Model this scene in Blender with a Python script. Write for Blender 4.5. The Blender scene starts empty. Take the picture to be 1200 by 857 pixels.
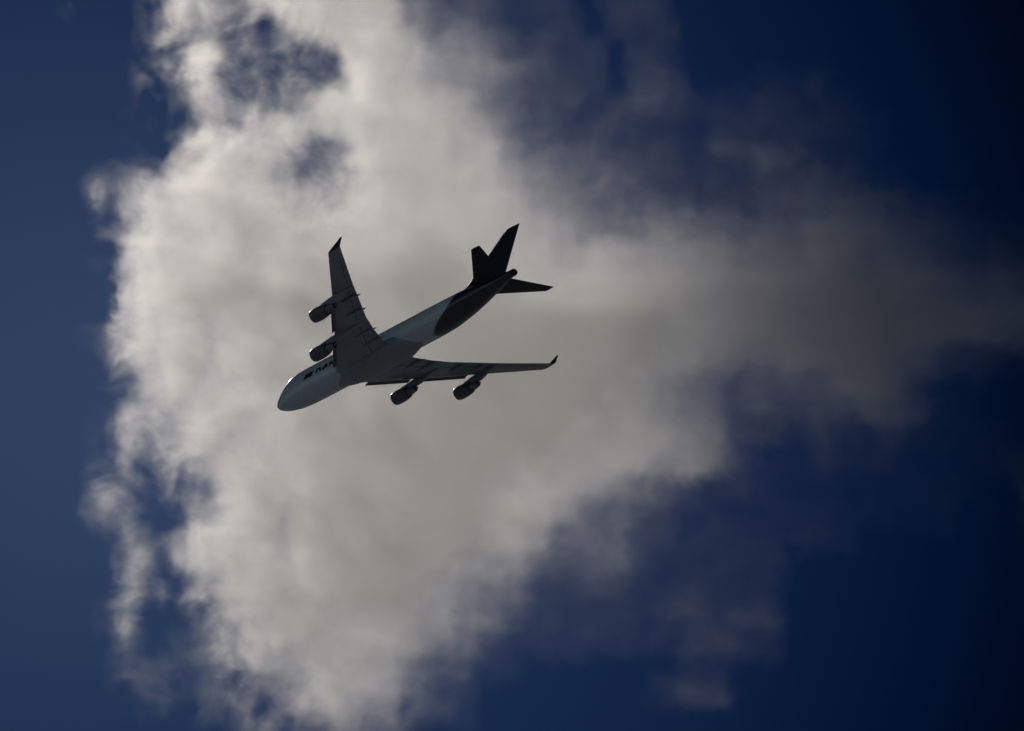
import bpy, bmesh, math, random
from mathutils import Vector, Matrix

sc = bpy.context.scene
C = sc.collection
R = math.radians
# ------------------------------------------------------------------ camera
LENS, SENS = 300.0, 36.0
ELEV = R(32.2)
EYE = Vector((0.0, 0.0, 1.7))
camd = bpy.data.cameras.new('camera'); cam = bpy.data.objects.new('camera', camd); C.objects.link(cam)
camd.lens = LENS; camd.sensor_width = SENS; camd.sensor_fit = 'HORIZONTAL'
camd.clip_start = 1.0; camd.clip_end = 60000.0
cam.location = EYE; cam.rotation_euler = (R(90) + ELEV, 0, 0)
sc.camera = cam
CR = Matrix.Rotation(R(90) + ELEV, 3, 'X')          # view axes: x right, y up, z back
# ------------------------------------------------------------------ world, sun, exposure
SUN_VIEW = Vector((-0.19, 0.137, -0.972)).normalized()
sun_dir = (CR @ SUN_VIEW).normalized()
sun_el = math.asin(sun_dir.z); sun_az = math.atan2(sun_dir.x, sun_dir.y)
w = bpy.data.worlds.new('World'); sc.world = w; w.use_nodes = True
nt = w.node_tree; N = nt.nodes; L = nt.links; N.clear()
out = N.new('ShaderNodeOutputWorld'); bg = N.new('ShaderNodeBackground')
sky = N.new('ShaderNodeTexSky'); sky.sky_type = 'NISHITA'; sky.sun_disc = False
sky.sun_elevation = sun_el; sky.sun_rotation = sun_az; sky.altitude = 0
sky.air_density = 1.0; sky.dust_density = 0.3; sky.ozone_density = 3.0
bg.inputs[1].default_value = 0.1
# falloff put into the sky colour by hand, brightest at left of the view
GLOW = (CR @ Vector((-0.048, -0.0042, -1.0)).normalized()).normalized()
tc = N.new('ShaderNodeTexCoord')
dot = N.new('ShaderNodeVectorMath'); dot.operation = 'DOT_PRODUCT'; dot.inputs[1].default_value = GLOW
ac = N.new('ShaderNodeMath'); ac.operation = 'ARCCOSINE'
ramp = N.new('ShaderNodeValToRGB')
mr = N.new('ShaderNodeMath'); mr.operation = 'MULTIPLY'; mr.inputs[1].default_value = 1 / R(8)
cr = ramp.color_ramp; cr.interpolation = 'LINEAR'
BACK_BOOST = 7.0
SKYR = [(0.0, (0.2752, 0.3827, 0.5922)), (0.1074, (0.2423, 0.3458, 0.5515)), (0.2149, (0.1769, 0.2803, 0.477)), (0.3223, (0.1155, 0.205, 0.4078)), (0.444, (0.078, 0.1634, 0.3449)), (0.5658, (0.0481, 0.1142, 0.27)), (0.6446, (0.0219, 0.0783, 0.2031)), (0.7162, (0.0096, 0.0533, 0.1523)), (0.7878, (0.0065, 0.0306, 0.0903)), (0.8451, (0.0067, 0.0205, 0.0521)), (0.9024, (0.0034, 0.0156, 0.0349)), (1.0, (0.25, 0.25, 0.25))]
cr.elements[0].position = SKYR[0][0]; cr.elements[1].position = SKYR[-1][0]
for p_, c_ in SKYR[1:-1]: cr.elements.new(p_)
for e_, (p_, c_) in zip(cr.elements, SKYR): e_.color = (*c_, 1)
mul = N.new('ShaderNodeMix'); mul.data_type = 'RGBA'; mul.blend_type = 'MULTIPLY'; mul.inputs[0].default_value = 1
L.new(tc.outputs['Generated'], dot.inputs[0]); L.new(dot.outputs['Value'], ac.inputs[0]); L.new(ac.outputs[0], mr.inputs[0])
L.new(mr.outputs[0], ramp.inputs[0]); L.new(sky.outputs[0], mul.inputs[6]); L.new(ramp.outputs[0], mul.inputs[7])
# sky boosted behind and left of the viewer, added to light the airliner's underside
bdt = N.new('ShaderNodeVectorMath'); bdt.operation = 'DOT_PRODUCT'; bdt.inputs[1].default_value = (CR @ Vector((-.45, -.25, .86)).normalized()).normalized()
L.new(tc.outputs['Generated'], bdt.inputs[0])
back = N.new('ShaderNodeMapRange'); back.interpolation_type = 'SMOOTHSTEP'; L.new(bdt.outputs['Value'], back.inputs[0])
back.inputs[1].default_value = -.1; back.inputs[2].default_value = .75; back.inputs[3].default_value = 1.0; back.inputs[4].default_value = BACK_BOOST
mb = N.new('ShaderNodeVectorMath'); mb.operation = 'SCALE'; L.new(mul.outputs[2], mb.inputs[0]); L.new(back.outputs[0], mb.inputs['Scale'])
L.new(mb.outputs[0], bg.inputs[0]); L.new(bg.outputs[0], out.inputs[0])

sund = bpy.data.lights.new('sun', 'SUN'); sund.energy = 2.15; sund.angle = R(0.53); sund.color = (1.0, .93, .83)
sun = bpy.data.objects.new('sun', sund); C.objects.link(sun)
sun.rotation_euler = sun_dir.to_track_quat('Z', 'Y').to_euler()
sun.location = (0, 0, 50)
vs = sc.view_settings; vs.view_transform = 'Standard'; vs.look = 'None'; vs.gamma = 1.0; vs.use_curve_mapping = False
vs.exposure = -1.9
cy = sc.cycles
cy.use_adaptive_sampling = True; cy.adaptive_threshold = 0.01
cy.volume_bounces = 1; cy.volume_step_rate = 6.0; cy.volume_max_steps = 256
cy.use_denoising = True
VRES = 860
OCD, OCR, OCP = .027, (185, 205, 80), (1370, 225)
# ------------------------------------------------------------------ cloud: a voxel cloud grown from a coarse map of how deep it is
DC = 2800.0
FW = DC * SENS / LENS          # width of the view at the cloud
PX = FW / 1200.0
MAP = '''
00010026445788764322111011100000000000000
00000016433568875432111011100000000000000
00000023644433887543221101100000000000000
00000022644334887654321102200011200000000
00000014543468888764322112211122210000000
00000023435867888876432221112223321000000
00000014678734888877543322213344321000000
00002247888644788887654332222233542100000
00004578888765888888765443333345565432100
00004688888877889888876555555566777654322
00001688888999999988887777777777887765443
00001688899999999999888888888888888887665
00000688899999999999999999888888888888877
00001588889999999999999999888888888888876
00001378889999999999999999887778888775421
00001378888999999999999998765456688742100
00001566888999999999999988765454567652100
00001536888899999999999888876432333321110
00002424788899999999898888776311222211112
00004413488899999998888765321211111111102
00002313588899999998987543211111111111001
00000425788899999998874442211111110000000
00000426788899999976643332111110000000000
00000532588899999765422221111110000000000
00001511378888888754321111122220000000000
00000301257888887542111111122110000000000
00000211146778875331100000011000000000000
00000111235657764210000000122000000000000
00000011223455553210000000000000000000000
00000000012234421000000000000000000000000
'''.split()
NX, NY = len(MAP[0]), len(MAP)
assert all(len(r) == NX for r in MAP), [len(r) for r in MAP]
me = bpy.data.meshes.new('cloud')
me.from_pydata([((i*30-600)*PX, (428.5-j*30)*PX, 0) for j in range(NY) for i in range(NX)], [],
               [(j*NX+i, j*NX+i+1, j*NX+NX+i+1, j*NX+NX+i) for j in range(NY-1) for i in range(NX-1)])
at = me.attributes.new('cover', 'FLOAT', 'POINT')
for j in range(NY):
    for i in range(NX): at.data[j*NX+i].value = int(MAP[j][i]) / 9.0
cloud = bpy.data.objects.new('cloud', me); C.objects.link(cloud)
cloud.matrix_world = Matrix.Translation(EYE + CR @ Vector((0, 0, -DC))) @ CR.to_4x4()
cloud['label'] = 'large grey-white sunlit cloud with a ragged left edge, behind the airliner'
cloud['category'] = 'cloud'

VM = bpy.data.materials.new('cloud_vapour'); VM.use_nodes = True
vt = VM.node_tree; vt.nodes.clear()
vo = vt.nodes.new('ShaderNodeOutputMaterial'); pv = vt.nodes.new('ShaderNodeVolumePrincipled')
pv.inputs['Color'].default_value = (.98, .98, .98, 1); pv.inputs['Density'].default_value = .001     # the grid holds density x 1000
pv.inputs['Anisotropy'].default_value = 0.88
vt.links.new(pv.outputs[0], vo.inputs['Volume'])
me.materials.append(VM)

g = bpy.data.node_groups.new('grow_cloud', 'GeometryNodeTree'); g.is_modifier = True
g.interface.new_socket('Geometry', in_out='INPUT', socket_type='NodeSocketGeometry')
g.interface.new_socket('Geometry', in_out='OUTPUT', socket_type='NodeSocketGeometry')
def nd(t, **kw):
    n = g.nodes.new(t)
    for k, v in kw.items(): setattr(n, k, v)
    return n
def put(sock, v):
    if isinstance(v, bpy.types.NodeSocket): g.links.new(v, sock)
    elif v is not None: sock.default_value = v
def M(op, a, b=None, c=None, clamp=False):
    n = nd('ShaderNodeMath', operation=op, use_clamp=clamp)
    put(n.inputs[0], a); put(n.inputs[1], b); put(n.inputs[2], c)
    return n.outputs[0]
def V(op, a, b=None):
    n = nd('ShaderNodeVectorMath', operation=op); put(n.inputs[0], a)
    if op == 'SCALE': put(n.inputs['Scale'], b)
    else: put(n.inputs[1], b)
    return n.outputs[0]
def noise(vec, scale, detail, rough=.5, out=0, dist=0.0):
    n = nd('ShaderNodeTexNoise', noise_dimensions='3D'); put(n.inputs['Vector'], vec)
    n.inputs['Scale'].default_value = scale; n.inputs['Detail'].default_value = detail
    n.inputs['Roughness'].default_value = rough; n.inputs['Distortion'].default_value = dist
    return n.outputs[out]
def remap(v, a, b, c, d, kind='LINEAR'):
    n = nd('ShaderNodeMapRange', interpolation_type=kind, clamp=True)
    put(n.inputs[0], v)
    for k, x in zip((1, 2, 3, 4), (a, b, c, d)): put(n.inputs[k], x)
    return n.outputs[0]
gi = nd('NodeGroupInput'); go = nd('NodeGroupOutput')
pos = nd('GeometryNodeInputPosition').outputs[0]
HX, HY, HZ = 690*PX, 500*PX, 62.0
U = V('MULTIPLY', pos, (1/FW, 1/FW, .55/FW))          # in view widths
UF = V('MULTIPLY', U, (1.0, 1.0, .4))                 # fibres run through the depth of the cloud
warp1 = V('SUBTRACT', noise(U, 7.0, 2, .55, 1), (.5, .5, .5))
warp2 = V('SUBTRACT', noise(V('ADD', U, (3.1, 7.7, 1.3)), 26.0, 4, .6, 1), (.5, .5, .5))
warp3 = V('SUBTRACT', noise(V('ADD', UF, (9.1, 1.7, 4.3)), 85.0, 3, .6, 1), (.5, .5, .5))
wp = V('ADD', V('ADD', V('SCALE', warp1, 50*PX), V('SCALE', warp2, 55*PX)), V('SCALE', warp3, 28*PX))
pw = V('ADD', pos, wp)
sx = nd('ShaderNodeSeparateXYZ'); put(sx.inputs[0], pw)
gx = M('MINIMUM', M('MAXIMUM', M('MULTIPLY_ADD', sx.outputs[0], 1/(30*PX), 20.0), 0.0), NX-1.001)
gy = M('MINIMUM', M('MAXIMUM', M('MULTIPLY_ADD', sx.outputs[1], -1/(30*PX), 428.5/30), 0.0), NY-1.001)
fx = M('FLOOR', gx); fy = M('FLOOR', gy); tx = M('FRACT', gx); ty = M('FRACT', gy)
sm = lambda t: remap(t, 0.0, 1.0, 0.0, 1.0, 'SMOOTHSTEP')
tx = sm(tx); ty = sm(ty)
base = M('ADD', fx, M('MULTIPLY', fy, float(NX)))
cov_in = nd('GeometryNodeInputNamedAttribute', data_type='FLOAT'); cov_in.inputs[0].default_value = 'cover'
def samp(off):
    n = nd('GeometryNodeSampleIndex', data_type='FLOAT', domain='POINT', clamp=True)
    g.links.new(gi.outputs[0], n.inputs['Geometry']); g.links.new(cov_in.outputs[0], n.inputs['Value'])
    ri = nd('FunctionNodeFloatToInt', rounding_mode='ROUND'); put(ri.inputs[0], M('ADD', base, float(off)))
    put(n.inputs['Index'], ri.outputs[0]); return n.outputs[0]
def lerp(a, b, t): return M('ADD', a, M('MULTIPLY', M('SUBTRACT', b, a), t))
cov = lerp(lerp(samp(0), samp(1), tx), lerp(samp(NX), samp(NX+1), tx), ty)
sp = nd('ShaderNodeSeparateXYZ'); put(sp.inputs[0], pos)
n1 = noise(V('ADD', UF, (11.0, 2.0, 5.0)), 19.0, 7, .69, 0, .3)
cov0 = cov
crisp = remap(sp.outputs[0], -240*PX, 0.0, .3, 0.0, 'SMOOTHSTEP')       # the left side has the sharper edge
cov = lerp(cov, M('MULTIPLY', remap(cov, .22, .72, 0.0, 1.0, 'SMOOTHSTEP'), .93), crisp)
# fine erosion is strong at the ragged left side, weak where the cloud is blurred on the right
soft = remap(sp.outputs[0], -330*PX, -30*PX, 1.0, .27, 'SMOOTHSTEP')
er = M('MULTIPLY', M('SUBTRACT', n1, .5), M('MULTIPLY', soft, 4.2))
env = M('MULTIPLY', remap(cov0, 0.0, .35, 0.0, 1.0), M('SUBTRACT', 1.09, cov))
d0 = M('MAXIMUM', M('ADD', cov, M('MULTIPLY', er, env)), 0.0)
streak = M('MULTIPLY_ADD', M('SUBTRACT', n1, .5), M('MULTIPLY', soft, 3.2), 1.0, clamp=False)
streak = M('MAXIMUM', streak, .1)
tau = M('ADD', M('MULTIPLY', M('MULTIPLY', d0, streak), .2), M('ADD', M('MULTIPLY', M('POWER', d0, 3.0), 1.1), M('MULTIPLY', M('POWER', d0, 8.0), 1.35)))
zz = M('DIVIDE', M('ABSOLUTE', sp.outputs[2]), M('MULTIPLY_ADD', d0, HZ*.75, HZ*.25))
prof = remap(zz, .25, 1.0, 1.0, 0.0, 'SMOOTHSTEP')
half = M('MULTIPLY_ADD', d0, HZ*.75, HZ*.25)
dens = M('DIVIDE', M('MULTIPLY', tau, prof), M('MULTIPLY', half, 1.25))
ex = remap(M('ABSOLUTE', sp.outputs[0]), HX*.93, HX, 1.0, 0.0, 'SMOOTHSTEP')
ey = remap(M('ABSOLUTE', sp.outputs[1]), HY*.93, HY, 1.0, 0.0, 'SMOOTHSTEP')
dens = M('MULTIPLY', M('MULTIPLY', M('MULTIPLY', dens, ex), ey), 1000.0)
vc = nd('GeometryNodeVolumeCube'); put(vc.inputs['Density'], dens)
vc.inputs['Min'].default_value = (-HX, -HY, -HZ); vc.inputs['Max'].default_value = (HX, HY, HZ)
vc.inputs['Resolution X'].default_value = VRES; vc.inputs['Resolution Y'].default_value = int(VRES*HY/HX); vc.inputs['Resolution Z'].default_value = VRES//26
smt = nd('GeometryNodeSetMaterial'); smt.inputs['Material'].default_value = VM
g.links.new(vc.outputs[0], smt.inputs[0]); g.links.new(smt.outputs[0], go.inputs[0])
md = cloud.modifiers.new('grow', 'NODES'); md.node_group = g

# ------------------------------------------------------------------ added unseen cloud that shades the right side of the large one
HM = bpy.data.materials.new('added_shade_vapour'); HM.use_nodes = True
ht = HM.node_tree; ht.nodes.clear()
ho = ht.nodes.new('ShaderNodeOutputMaterial'); hv = ht.nodes.new('ShaderNodeVolumePrincipled')
hv.inputs['Color'].default_value = (.9, .9, .9, 1); hv.inputs['Density'].default_value = OCD
ht.links.new(hv.outputs[0], ho.inputs['Volume'])
bm = bmesh.new(); bmesh.ops.create_icosphere(bm, subdivisions=4, radius=1.0)
for v in bm.verts:
    p = v.co; f = max(0, 1-p.x*p.x-p.y*p.y); k = 1 + .08*math.sin(3*p.x+1)*math.sin(4*p.y)
    v.co = Vector((p.x*OCR[0]*k, p.y*OCR[1]*k, p.z*OCR[2]*(.02+f)))
m2 = bpy.data.meshes.new('cloud'); bm.to_mesh(m2); bm.free(); m2.materials.append(HM)
shade_cloud = bpy.data.objects.new('cloud', m2); C.objects.link(shade_cloud)
shade_cloud.matrix_world = Matrix.Translation(EYE + CR @ (Vector(((OCP[0]-600)*PX, (428.5-OCP[1])*PX, -DC)) + SUN_VIEW*6000)) @ CR.to_4x4()
shade_cloud['label'] = 'added unseen cloud blocking the sun from the right side of the large ragged cloud'
shade_cloud['category'] = 'cloud'
# ------------------------------------------------------------------ materials of the airliner
def paint(name, col, rough=.35, coat=.6, metal=0.0, col2=None, scale=1.2):
    m = bpy.data.materials.new(name); m.use_nodes = True; t = m.node_tree; b = t.nodes['Principled BSDF']
    b.inputs['Roughness'].default_value = rough; b.inputs['Metallic'].default_value = metal
    b.inputs['Coat Weight'].default_value = coat; b.inputs['Coat Roughness'].default_value = .12
    tcx = t.nodes.new('ShaderNodeTexCoord'); no = t.nodes.new('ShaderNodeTexNoise'); rp = t.nodes.new('ShaderNodeMix'); rp.data_type = 'RGBA'
    mp = t.nodes.new('ShaderNodeMapping'); mp.inputs['Scale'].default_value = (.35, 1, 1)     # streaks run along the airflow
    no.inputs['Scale'].default_value = scale; no.inputs['Detail'].default_value = 6; no.inputs['Roughness'].default_value = .65
    t.links.new(tcx.outputs['Object'], mp.inputs[0]); t.links.new(mp.outputs[0], no.inputs['Vector']); t.links.new(no.outputs[0], rp.inputs[0])
    c2 = col2 or tuple(c*.5 for c in col)
    rp.inputs[6].default_value = (*c2, 1); rp.inputs[7].default_value = (*col, 1)
    t.links.new(rp.outputs[2], b.inputs['Base Color'])
    return m
GREY = paint('grey_wing_paint', (.34, .365, .41), scale=2.4)
DARK = paint('dark_tail_paint', (.010, .009, .011), .5, .08)
BARE = paint('bare_metal', (.62, .63, .65), .22, 0, 1.0)
POLISHED = paint('polished_metal', (.80, .81, .83), .26, 0, 1.0)
COWL = paint('cowl_paint', (.13, .14, .155), .35, .3)
CORE = paint('core_cowl_metal', (.24, .24, .26), .35, .2, .3)
HOT = paint('burnt_metal', (.16, .14, .13), .45, 0, .8)
BLACK = paint('black_lettering', (.012, .012, .014), .4, .3)
GLASS = paint('window_glass', (.01, .012, .015), .06, 1.0)
# fuselage paint: white upper sides, grey belly, dark tail with a swept curved edge
BODY = bpy.data.materials.new('fuselage_paint'); BODY.use_nodes = True
t = BODY.node_tree; b = t.nodes['Principled BSDF']
b.inputs['Roughness'].default_value = .3; b.inputs['Coat Weight'].default_value = 1.0; b.inputs['Coat Roughness'].default_value = .07
def tn(ty, **kw):
    n = t.nodes.new(ty)
    for k, v in kw.items(): setattr(n, k, v)
    return n
def tm(op, a, c, d=None, clamp=False):
    n = tn('ShaderNodeMath', operation=op, use_clamp=clamp)
    for i, x in enumerate((a, c, d)):
        if x is None: continue
        if isinstance(x, bpy.types.NodeSocket): t.links.new(x, n.inputs[i])
        else: n.inputs[i].default_value = x
    return n.outputs[0]
oc = tn('ShaderNodeTexCoord'); sp_ = tn('ShaderNodeSeparateXYZ'); t.links.new(oc.outputs['Object'], sp_.inputs[0])
X_, Z_ = sp_.outputs[0], sp_.outputs[2]
# edge of the dark tail: x = 53.2 + .55 z - .22 (z - 1.2)^2 below z = 1.2
zl = tm('MINIMUM', tm('SUBTRACT', Z_, 1.2), 0.0)
edge = tm('ADD', 53.6, tm('ADD', tm('MULTIPLY', zl, .45), tm('MULTIPLY', tm('MULTIPLY', zl, zl), -.29)))
edge = tm('ADD', edge, tm('MULTIPLY', tm('MAXIMUM', tm('SUBTRACT', Z_, 1.2), 0.0), .6))
tail = tm('MULTIPLY', tm('SUBTRACT', X_, edge), 1.3, None, True)
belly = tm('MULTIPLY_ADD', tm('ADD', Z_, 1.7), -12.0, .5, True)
def mixc(f, a, c):
    n = tn('ShaderNodeMix', data_type='RGBA')
    t.links.new(f, n.inputs[0])
    for k, x in ((6, a), (7, c)):
        if isinstance(x, bpy.types.NodeSocket): t.links.new(x, n.inputs[k])
        else: n.inputs[k].default_value = (*x, 1)
    return n.outputs[2]
mp = tn('ShaderNodeMapping'); mp.inputs['Scale'].default_value = (.3, 1, 1); t.links.new(oc.outputs['Object'], mp.inputs[0])
no = tn('ShaderNodeTexNoise'); no.inputs['Scale'].default_value = 2.2; no.inputs['Detail'].default_value = 9; no.inputs['Roughness'].default_value = .8; t.links.new(mp.outputs[0], no.inputs['Vector'])
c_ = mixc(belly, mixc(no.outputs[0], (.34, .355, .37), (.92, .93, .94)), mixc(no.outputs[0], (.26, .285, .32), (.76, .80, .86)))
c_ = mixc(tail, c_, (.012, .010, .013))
t.links.new(c_, b.inputs['Base Color'])

# ------------------------------------------------------------------ the airliner; local axes: x aft, y starboard, z up, in metres
RF = Matrix(((0.71237147, 0.7017985, 0.00239888), (0.37292124, -0.38143073, 0.84583707), (0.59452219, -0.6016556, -0.53343594)))
plane = bpy.data.objects.new('airliner', None); C.objects.link(plane)
plane.empty_display_size = 10
AT = Vector((-24.31, 4.37, -1752.85)) - RF @ Vector((34, 0, 0))
plane.matrix_world = Matrix.Translation(EYE + CR @ AT) @ (CR @ RF).to_4x4()
plane['label'] = 'four-engined wide-body jet airliner with winglets and a dark tail, seen from below against the cloud'
plane['category'] = 'airliner'

def part(name, bm, mat, parent=None, smooth=True, angle=35, label=None):
    bmesh.ops.recalc_face_normals(bm, faces=bm.faces)
    me = bpy.data.meshes.new(name); bm.to_mesh(me); bm.free()
    for f in me.polygons: f.use_smooth = smooth
    if smooth: me.set_sharp_from_angle(angle=R(angle))
    me.materials.append(mat)
    o = bpy.data.objects.new(name, me); C.objects.link(o); o.parent = parent or plane
    if label: o['label'] = label
    return o
def loft(rings, caps=True):
    bm = bmesh.new(); vr = [[bm.verts.new(p) for p in r] for r in rings]
    n = len(rings[0])
    for a, c in zip(vr, vr[1:]):
        for i in range(n): bm.faces.new((a[i], a[(i+1) % n], c[(i+1) % n], c[i]))
    if caps: bm.faces.new(vr[0]); bm.faces.new(vr[-1][::-1])
    return bm
def interp(tab, x):
    for a, c in zip(tab, tab[1:]):
        if x <= c[0]:
            u = (x-a[0])/(c[0]-a[0]); return [a[k]+(c[k]-a[k])*u for k in range(1, len(a))]
    return list(tab[-1][1:])
def smooth_tab(tab, xs):        # monotone-ish cubic through the stations
    out = []
    for x in xs:
        k = max(i for i in range(len(tab)) if tab[i][0] <= x+1e-9); k = min(k, len(tab)-2)
        a, c = tab[k], tab[k+1]; h = c[0]-a[0]; u = (x-a[0])/h; row = [x]
        for j in range(1, len(a)):
            def sl(i):
                if i <= 0 or i >= len(tab)-1:
                    i = min(max(i, 0), len(tab)-2); return (tab[i+1][j]-tab[i][j])/(tab[i+1][0]-tab[i][0])
                s0 = (tab[i][j]-tab[i-1][j])/(tab[i][0]-tab[i-1][0]); s1 = (tab[i+1][j]-tab[i][j])/(tab[i+1][0]-tab[i][0])
                return 0 if s0*s1 <= 0 else 2*s0*s1/(s0+s1)
            m0, m1 = sl(k)*h, sl(k+1)*h
            row.append((2*u**3-3*u*u+1)*a[j]+(u**3-2*u*u+u)*m0+(-2*u**3+3*u*u)*c[j]+(u**3-u*u)*m1)
        out.append(row)
    return out
# fuselage stations: x, half width, top, bottom, height of the widest line
ST = [(0, .02, -.48, -.52, -.5), (.15, .42, -.1, -.92, -.5), (.6, .92, .4, -1.4, -.5), (1.5, 1.5, 1.2, -1.9, -.4), (3, 2.18, 2.5, -2.45, -.2),
      (4.6, 2.62, 3.85, -2.8, 0), (6.2, 2.97, 4.45, -3.05, 0), (9, 3.17, 4.62, -3.22, 0), (13, 3.25, 4.62, -3.3, 0), (20, 3.25, 4.6, -3.3, 0),
      (24, 3.25, 4.4, -3.3, 0), (28, 3.25, 3.65, -3.3, 0), (31, 3.25, 3.32, -3.3, 0), (44, 3.25, 3.28, -3.3, 0), (49, 3.22, 3.28, -3.15, 0),
      (54, 2.95, 3.25, -2.45, .3), (58.5, 2.4, 3.2, -1.45, .75), (62.5, 1.75, 3.08, -.4, 1.25), (65.5, 1.2, 2.88, .5, 1.65), (67.4, .85, 2.68, 1.1, 1.9), (68.2, .66, 2.5, 1.3, 1.92), (68.6, .36, 2.25, 1.6, 1.93)]
xs = [0, .05, .15, .3, .5, .8, 1.2] + [1.6+.45*i for i in range(20)] + [11+i for i in range(50)] + [61+.5*i for i in range(14)] + [67.8, 68.1, 68.35, 68.5, 68.6]
FR = smooth_tab(ST, xs)
def ring(x, w, tp, bt, zc, n=64):
    pts = []
    for i in range(n):
        a = 2*math.pi*i/n; c, s = math.cos(a), math.sin(a)
        if s >= 0:
            k = 1 - .10*(max(0, tp-zc-3.3)/1.3)*math.sin(min(a, math.pi-a)*1.0)**2*0
            pts.append((x, w*c*k, zc+(tp-zc)*s))
        else: pts.append((x, w*c, zc+(bt-zc)*-s*-1 if False else zc+(zc-bt)*s))
    return pts
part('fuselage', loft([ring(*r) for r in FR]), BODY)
def skin(x, z, side=-1, off=0.0):   # a point on the fuselage side at station x, height z
    _, w, tp, bt, zc = smooth_tab(ST, [x])[0]
    r = (z-zc)/((tp-zc) if z >= zc else (zc-bt)); r = max(-.98, min(.98, r))
    y = w*math.sqrt(1-r*r)
    n = Vector((0, y/w/w, (z-zc)/((tp-zc) if z >= zc else (zc-bt))**2)).normalized()
    return Vector((x, side*(y+n.y*off), z+n.z*off))
# tail cone exhaust of the small auxiliary engine
bm = loft([[(68.3+dx, r*math.cos(a), 1.93+r*math.sin(a)) for a in [2*math.pi*i/24 for i in range(24)]] for dx, r in ((-1.2, .7), (0, .76), (.45, .74), (.8, .6), (.95, .42), (.6, .34))])
part('exhaust_cone', bm, DARK)
# belly fairing between the wings
BF = [(18.2, .6, -3.2), (20, 2.0, -3.45), (23, 3.1, -3.65), (27, 3.6, -3.8), (32, 3.7, -3.85), (35.5, 3.5, -3.8), (38.5, 2.7, -3.6), (41, 1.6, -3.4), (42.5, .5, -3.2)]
rs = []
for x, w, bt in smooth_tab(BF, [18.2+.81*i for i in range(31)]):
    hh = -1.0-bt
    rs.append([(x, w*math.cos(a)*(abs(math.cos(a))**-.25 if abs(math.cos(a)) > 1e-6 else 1), -1.2+(hh if math.sin(a) < 0 else .6)*math.sin(a)*(abs(math.sin(a))**-.25 if abs(math.sin(a)) > 1e-6 else 1)) for a in [2*math.pi*(i+.5)/40 for i in range(40)]])
part('belly_fairing', loft(rs), GREY)

# lifting surfaces
def foil(n=18):
    up = [];
    for i in range(n+1):
        u = .5*(1-math.cos(math.pi*i/n)); th = 5*(.2969*math.sqrt(u)-.126*u-.3516*u*u+.2843*u**3-.1030*u**4)
        up.append((u, th))
    pts = [(u, h) for u, h in reversed(up)] + [(u, -h*.9) for u, h in up[1:-1]]
    return pts
FO = foil()
def wz(y): return -1.85 + 4.2*(max(0, y-3.2)/27.8)**1.12
LEt = [(0, 17.4), (3.2, 20.3), (12.3, 29.2), (20.5, 36.9), (31.0, 46.4)]
TEt = [(0, 34.6), (3.2, 35.1), (8.5, 36.7), (12.3, 38.3), (16.1, 40.6), (20.8, 43.3), (31.0, 49.8)]
def le(y): return interp(LEt, y)[0]
def te(y): return interp(TEt, y)[0]
def thick(y): return .135 - .055*min(1, y/16)
def sect(x0, x1, yy, z, tc, s, tw=0.0):
    c = x1-x0
    return [(x0+u*c, s*yy, z + h*tc*c + (.5-u)*c*tw) for u, h in FO]
wings = {}
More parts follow.
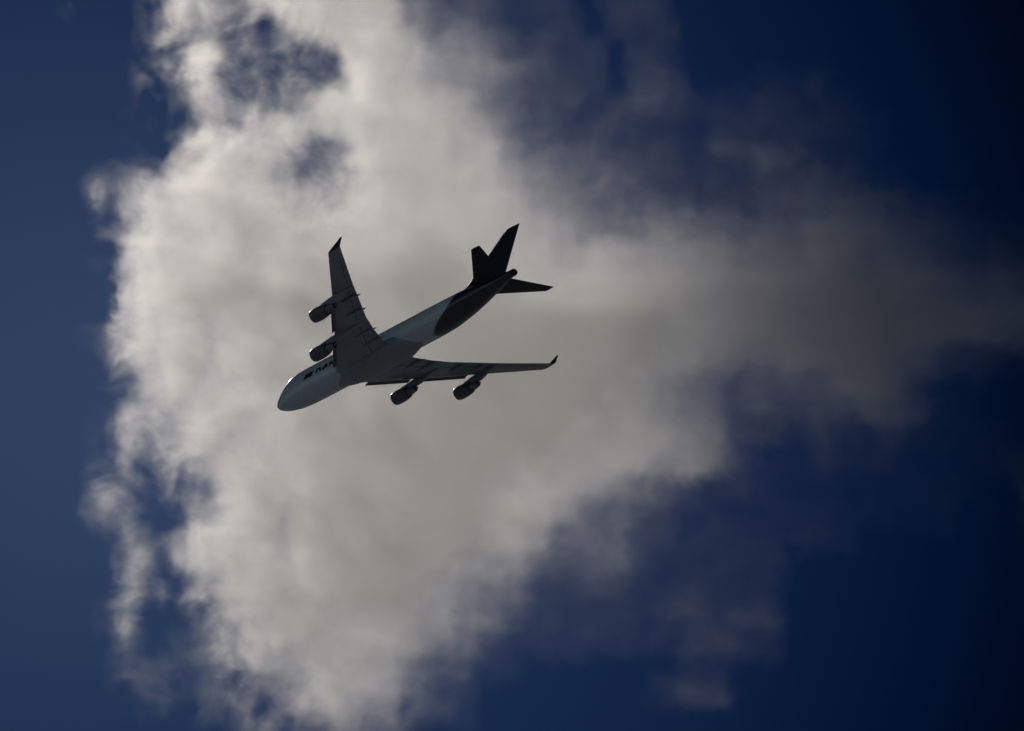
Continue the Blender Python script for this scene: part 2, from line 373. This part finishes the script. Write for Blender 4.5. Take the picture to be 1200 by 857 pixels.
for s in (-1, 1):
    ys = [1.5, 3.2, 5, 7, 8.5, 10.5, 12.3, 14, 16.1, 18, 20.5, 23, 26, 28.5, 30.2, 31.0]
    w_ = part('wing', loft([sect(le(y), te(y), y, wz(y), thick(y), s, .03-.05*y/31) for y in ys]), GREY, label='port wing' if s < 0 else 'starboard wing')
    wings[s] = w_
    zt = wz(31.0)
    wl = []
    for u, x0, x1, y, z in ((0, 46.4, 49.8, 31.0, zt), (.1, 46.75, 49.95, 31.15, zt+.06), (.3, 47.5, 50.15, 31.24, zt+.42), (.65, 48.75, 50.4, 31.28, zt+1.1), (1, 50.1, 50.75, 31.34, zt+1.85)):
        c = x1-x0; nn = Vector((0, -math.sin(1.1*min(1, u*3)), math.cos(1.1*min(1, u*3))))
        wl.append([(x0+q*c, s*(y+nn.y*h*.09*c), z+nn.z*h*.09*c) for q, h in FO])
    part('winglet', loft(wl), DARK, w_)
    # flap track fairings: canoes under the rear of the wing that stick out behind it
    for y, ln in ((6.0, 6.6), (9.0, 6.4), (14.8, 6.0), (18.6, 5.6)):
        x1 = te(y)+1.25; x0 = x1-ln; zb = wz(y)-.55
        rg = []
        for u in (0, .05, .15, .35, .6, .8, .93, 1.0):
            r = .02+.36*math.sin(math.pi*min(1, u*1.0)**.8)**.7 if 0 < u < 1 else .02
            rg.append([(x0+u*ln, s*(y+.75*r*math.cos(a)), zb+.35*(1-u)-.15+r*1.15*math.sin(a)) for a in [2*math.pi*i/16 for i in range(16)]])
        part('flap_track_fairing', loft(rg), GREY, w_)
    # leading-edge flaps let down a little, between fuselage and engines and between the engines
    for y0, y1 in ((4.6, 10.9), (12.9, 19.4)):
        rg = []
        for k in range(7):
            y = y0+(y1-y0)*k/6; x0 = le(y)-.62; z = wz(y)-.42
            rg.append([(x0+dx, s*y, z+dz) for dx, dz in ((0, -.22), (.1, -.02), (.35, .16), (.8, .3), (.85, .22), (.45, .04), (.16, -.18))])
        part('leading_edge_flap', loft(rg), COWL, w_)
    def seam(pts, hw, mat=BLACK):
        rg = []
        for x, y, z in pts: rg.append([(x-hw, s*y, z-.03), (x+hw, s*y, z-.03), (x+hw, s*y, z+.08), (x-hw, s*y, z+.08)])
        return loft(rg)
    def under(y, u):
        c = te(y)-le(y); k = min(FO[len(FO)//2:], key=lambda q: abs(q[0]-u)); return (le(y)+u*c, y, wz(y)-thick(y)*abs(k[1])*c+(.5-u)*c*(.03-.05*y/31)-.01)
    part('flap_gap', seam([under(y, .73) for y in (3.8, 6, 8.5, 10.8)], .07), BLACK, w_)
    part('flap_gap', seam([under(y, .73) for y in (12.6, 15, 18, 21)], .06), BLACK, w_)
    part('aileron_gap', seam([under(y, .76) for y in (21.8, 25, 28.4)], .05), BLACK, w_)
# tailplane
for s in (-1, 1):
    sz = lambda y: 1.55+y*.14
    rg = []
    for y in (.6, 2, 4, 6, 8, 9.8, 10.8):
        x0 = 57.4+ (67.1-57.4)*y/10.8; x1 = 66.7+(69.45-66.7)*y/10.8
        rg.append(sect(x0, x1, y, sz(y), .10, s))
    part('tailplane', loft(rg), DARK, label='port tailplane' if s < 0 else 'starboard tailplane')
# fin
rg = []
for z in (2.2, 3.4, 5, 7, 9, 11, 12.4, 13.15):
    x0 = 54.4+(66.5-54.4)*(z-3.2)/(13.1-3.2); x1 = 66.4+(70.25-66.4)*(z-3.2)/(13.1-3.2); c = x1-x0
    rg.append([(x0+u*c, h*.10*c, z) for u, h in FO])
fin = part('tail_fin', loft(rg), DARK)
rr = []
for z, r in ((4.2, .36), (6, .34), (9, .31), (12.6, .24)):       # polished rounded leading edge of the fin
    x = 54.4+(66.5-54.4)*(z-3.2)/(13.1-3.2)
    rr.append([(x+.12+r*math.cos(a)*.9, r*math.sin(a), z) for a in [2*math.pi*i/20 for i in range(20)]])
part('leading_edge', loft(rr), POLISHED, fin)
bm = loft([[(x, w*math.cos(a), z+hh*math.sin(a)) for a in [2*math.pi*i/12 for i in range(12)]] for x, w, z, hh in ((50.0, .03, 3.2, .03), (52, .16, 3.3, .35), (55, .3, 3.6, .75), (57.5, .3, 4.2, 1.1))])
part('dorsal_fillet', bm, DARK, fin)

# engines
def lathe(prof, x0, y, z, n=40, pitch=0.0):
    rg = []
    for dx, r in prof:
        rg.append([(x0+dx, y+r*math.cos(a), z-dx*pitch+r*math.sin(a)) for a in [2*math.pi*i/n for i in range(n)]])
    return loft(rg, caps=False)
for s in (-1, 1):
    for pos, (ex, ey, ez) in (('inboard', (22.5, 11.7, -3.1)), ('outboard', (31.7, 20.8, -1.85))):
        y = s*ey; side = 'port' if s < 0 else 'starboard'
        en = part('engine', lathe([(.16, 1.1), (.35, 1.13), (.9, 1.2), (1.5, 1.24), (1.5, 1.26)] and [(.14, 1.30), (.5, 1.41), (1.2, 1.46), (2.2, 1.45), (3.3, 1.33), (4.15, 1.16), (4.13, 1.08), (3.0, 1.05), (1.4, 1.16), (.5, 1.12), (.14, 1.10), (.14, 1.30)], ex, y, ez), COWL, label=f'{side} {pos} engine')
        part('inlet_lip', lathe([(.3, 1.37), (.2, 1.345), (.11, 1.31), (.05, 1.27), (.01, 1.225), (0, 1.18), (.02, 1.145), (.08, 1.11), (.2, 1.098)], ex, y, ez), POLISHED, en)
        bm = lathe([(1.35, .02), (1.35, 1.13), (1.5, 1.13)], ex, y, ez); part('fan', bm, HOT, en)
        part('spinner', lathe([(.75, .01), (.95, .2), (1.34, .42)], ex, y, ez), COWL, en)
        part('core_cowl', lathe([(3.2, .95), (4.1, .92), (5.2, .8), (6.2, .62), (6.18, .56), (4.6, .6)], ex, y, ez), CORE, en)
        part('exhaust_plug', lathe([(4.8, .4), (6.1, .38), (6.7, .2), (6.95, .03)], ex, y, ez), HOT, en)
        # pylon: from the top of the nacelle back under the wing
        zl = wz(ey); xl = le(ey); rg = []
        for x, zb, ztp, hw in ((ex+1.0, ez+1.38, ez+1.48, .06), (ex+2.2, ez+1.3, ez+1.85, .2), (ex+3.8, ez+.95, zl-.35, .24), (ex+5.5, ez+.55, zl-.1, .25), (xl+1.6, ez+.62, zl-.05, .25), (xl+4.2, zl-.85, zl-.2, .2), (xl+6.4, zl-.5, zl-.3, .06)):
            rg.append([(x, y-hw, zb), (x, y-hw*.6, zb-.03), (x, y+hw*.6, zb-.03), (x, y+hw, zb), (x, y+hw, ztp), (x, y-hw, ztp)])
        part('pylon', loft(rg), GREY, en)

# cockpit panes, upper-deck windows and the dark marks on the port side
def patch(x0, x1, zs0, zs1, side, th=.03, nx=4, nz=3, sk=0.0):
    bm = bmesh.new(); G = {}
    for L_ in (0, 1):
        for i in range(nx+1):
            for j in range(nz+1):
                u, v = i/nx, j/nz; z = zs0+(zs1-zs0)*v; x = x0+(x1-x0)*u+sk*(v-.5)
                G[L_, i, j] = bm.verts.new(skin(x, z, side, .012 if L_ else -th))
    for i in range(nx):
        for j in range(nz):
            for L_ in (0, 1): bm.faces.new((G[L_, i, j], G[L_, i+1, j], G[L_, i+1, j+1], G[L_, i, j+1]))
    for i in range(nx):
        for j in (0, nz): bm.faces.new((G[0, i, j], G[0, i+1, j], G[1, i+1, j], G[1, i, j]))
    for j in range(nz):
        for i in (0, nx): bm.faces.new((G[0, i, j], G[0, i, j+1], G[1, i, j+1], G[1, i, j]))
    return bm
for side in (-1, 1):
    for x0, x1 in ((3.15, 3.75), (3.85, 4.55), (4.65, 5.25)):
        part('cockpit_window', patch(x0, x1, interp([(3, 2.0), (5.3, 2.75)], x0)[0], interp([(3, 2.45), (5.3, 3.35)], x0)[0], side), GLASS)
    first = None
    for k in range(26):
        x = 8.0+k*.56
        if k in (11, 12): continue
        o = part('upper_deck_window', patch(x, x+.27, 2.75, 3.13, side, nx=1, nz=1), GLASS)
# the lettering: a slab-shaped emblem and three letters
def glyph(boxes):
    bm = bmesh.new()
    for (x0, x1, z0, z1, sk) in boxes:
        b2 = patch(x0, x1, z0, z1, -1, .02, 3, 3, sk); me_ = bpy.data.meshes.new('tmp'); b2.to_mesh(me_); b2.free(); bm.from_mesh(me_); bpy.data.meshes.remove(me_)
    return bm
part('emblem', glyph([(11.0, 13.5, .02, 1.2, .6)]), BLACK)
part('letter', glyph([(14.3, 14.85, .1, .75, .12), (14.5, 15.8, .7, 1.2, .1), (15.4, 15.95, .1, .72, .05)]), BLACK)
part('letter', glyph([(16.2, 17.1, .05, .6, .2), (16.7, 17.85, .5, 1.2, .2), (17.3, 17.9, .1, .5, .0)]), BLACK)
part('letter', glyph([(18.3, 18.85, .05, 1.2, .22), (18.78, 19.5, .45, .85, .1), (19.2, 19.7, .1, .5, -.15)]), BLACK)
# landing gear doors on the belly fairing, drawn by their gaps
for s in (-1, 1):
    for x0, x1, y0, y1 in ((28.6, 31.6, .15, 1.5), (31.9, 34.9, .15, 1.5)):
        b_ = bmesh.new()
        for (xa, xb, ya, yb) in ((x0, x1, y0, y0+.07), (x0, x1, y1-.07, y1), (x0, x0+.07, y0, y1), (x1-.07, x1, y0, y1)):
            r_ = bmesh.ops.create_cube(b_, size=1)
            for v in r_['verts']: v.co = Vector(((xa+xb)/2+v.co.x*(xb-xa), s*((ya+yb)/2+v.co.y*(yb-ya)), -3.86+v.co.z*.12))
        part('gear_door', b_, BLACK)
# ------------------------------------------------------------------ ground far below, out of the frame
bm = bmesh.new(); bmesh.ops.create_grid(bm, x_segments=8, y_segments=8, size=30000)
GM = bpy.data.materials.new('ground_cover'); GM.use_nodes = True; gt = GM.node_tree; gb = gt.nodes['Principled BSDF']; gb.inputs['Roughness'].default_value = 1
gn = gt.nodes.new('ShaderNodeTexNoise'); gn.inputs['Scale'].default_value = .004; gn.inputs['Detail'].default_value = 8
gtc = gt.nodes.new('ShaderNodeTexCoord'); gmx = gt.nodes.new('ShaderNodeMix'); gmx.data_type = 'RGBA'
gt.links.new(gtc.outputs['Object'], gn.inputs['Vector']); gt.links.new(gn.outputs[0], gmx.inputs[0]); gmx.inputs[6].default_value = (.31, .35, .38, 1); gmx.inputs[7].default_value = (.40, .44, .47, 1)
gt.links.new(gmx.outputs[2], gb.inputs['Base Color'])
gme = bpy.data.meshes.new('ground'); bm.to_mesh(gme); bm.free(); gme.materials.append(GM)
go_ = bpy.data.objects.new('ground', gme); C.objects.link(go_); go_['kind'] = 'structure'
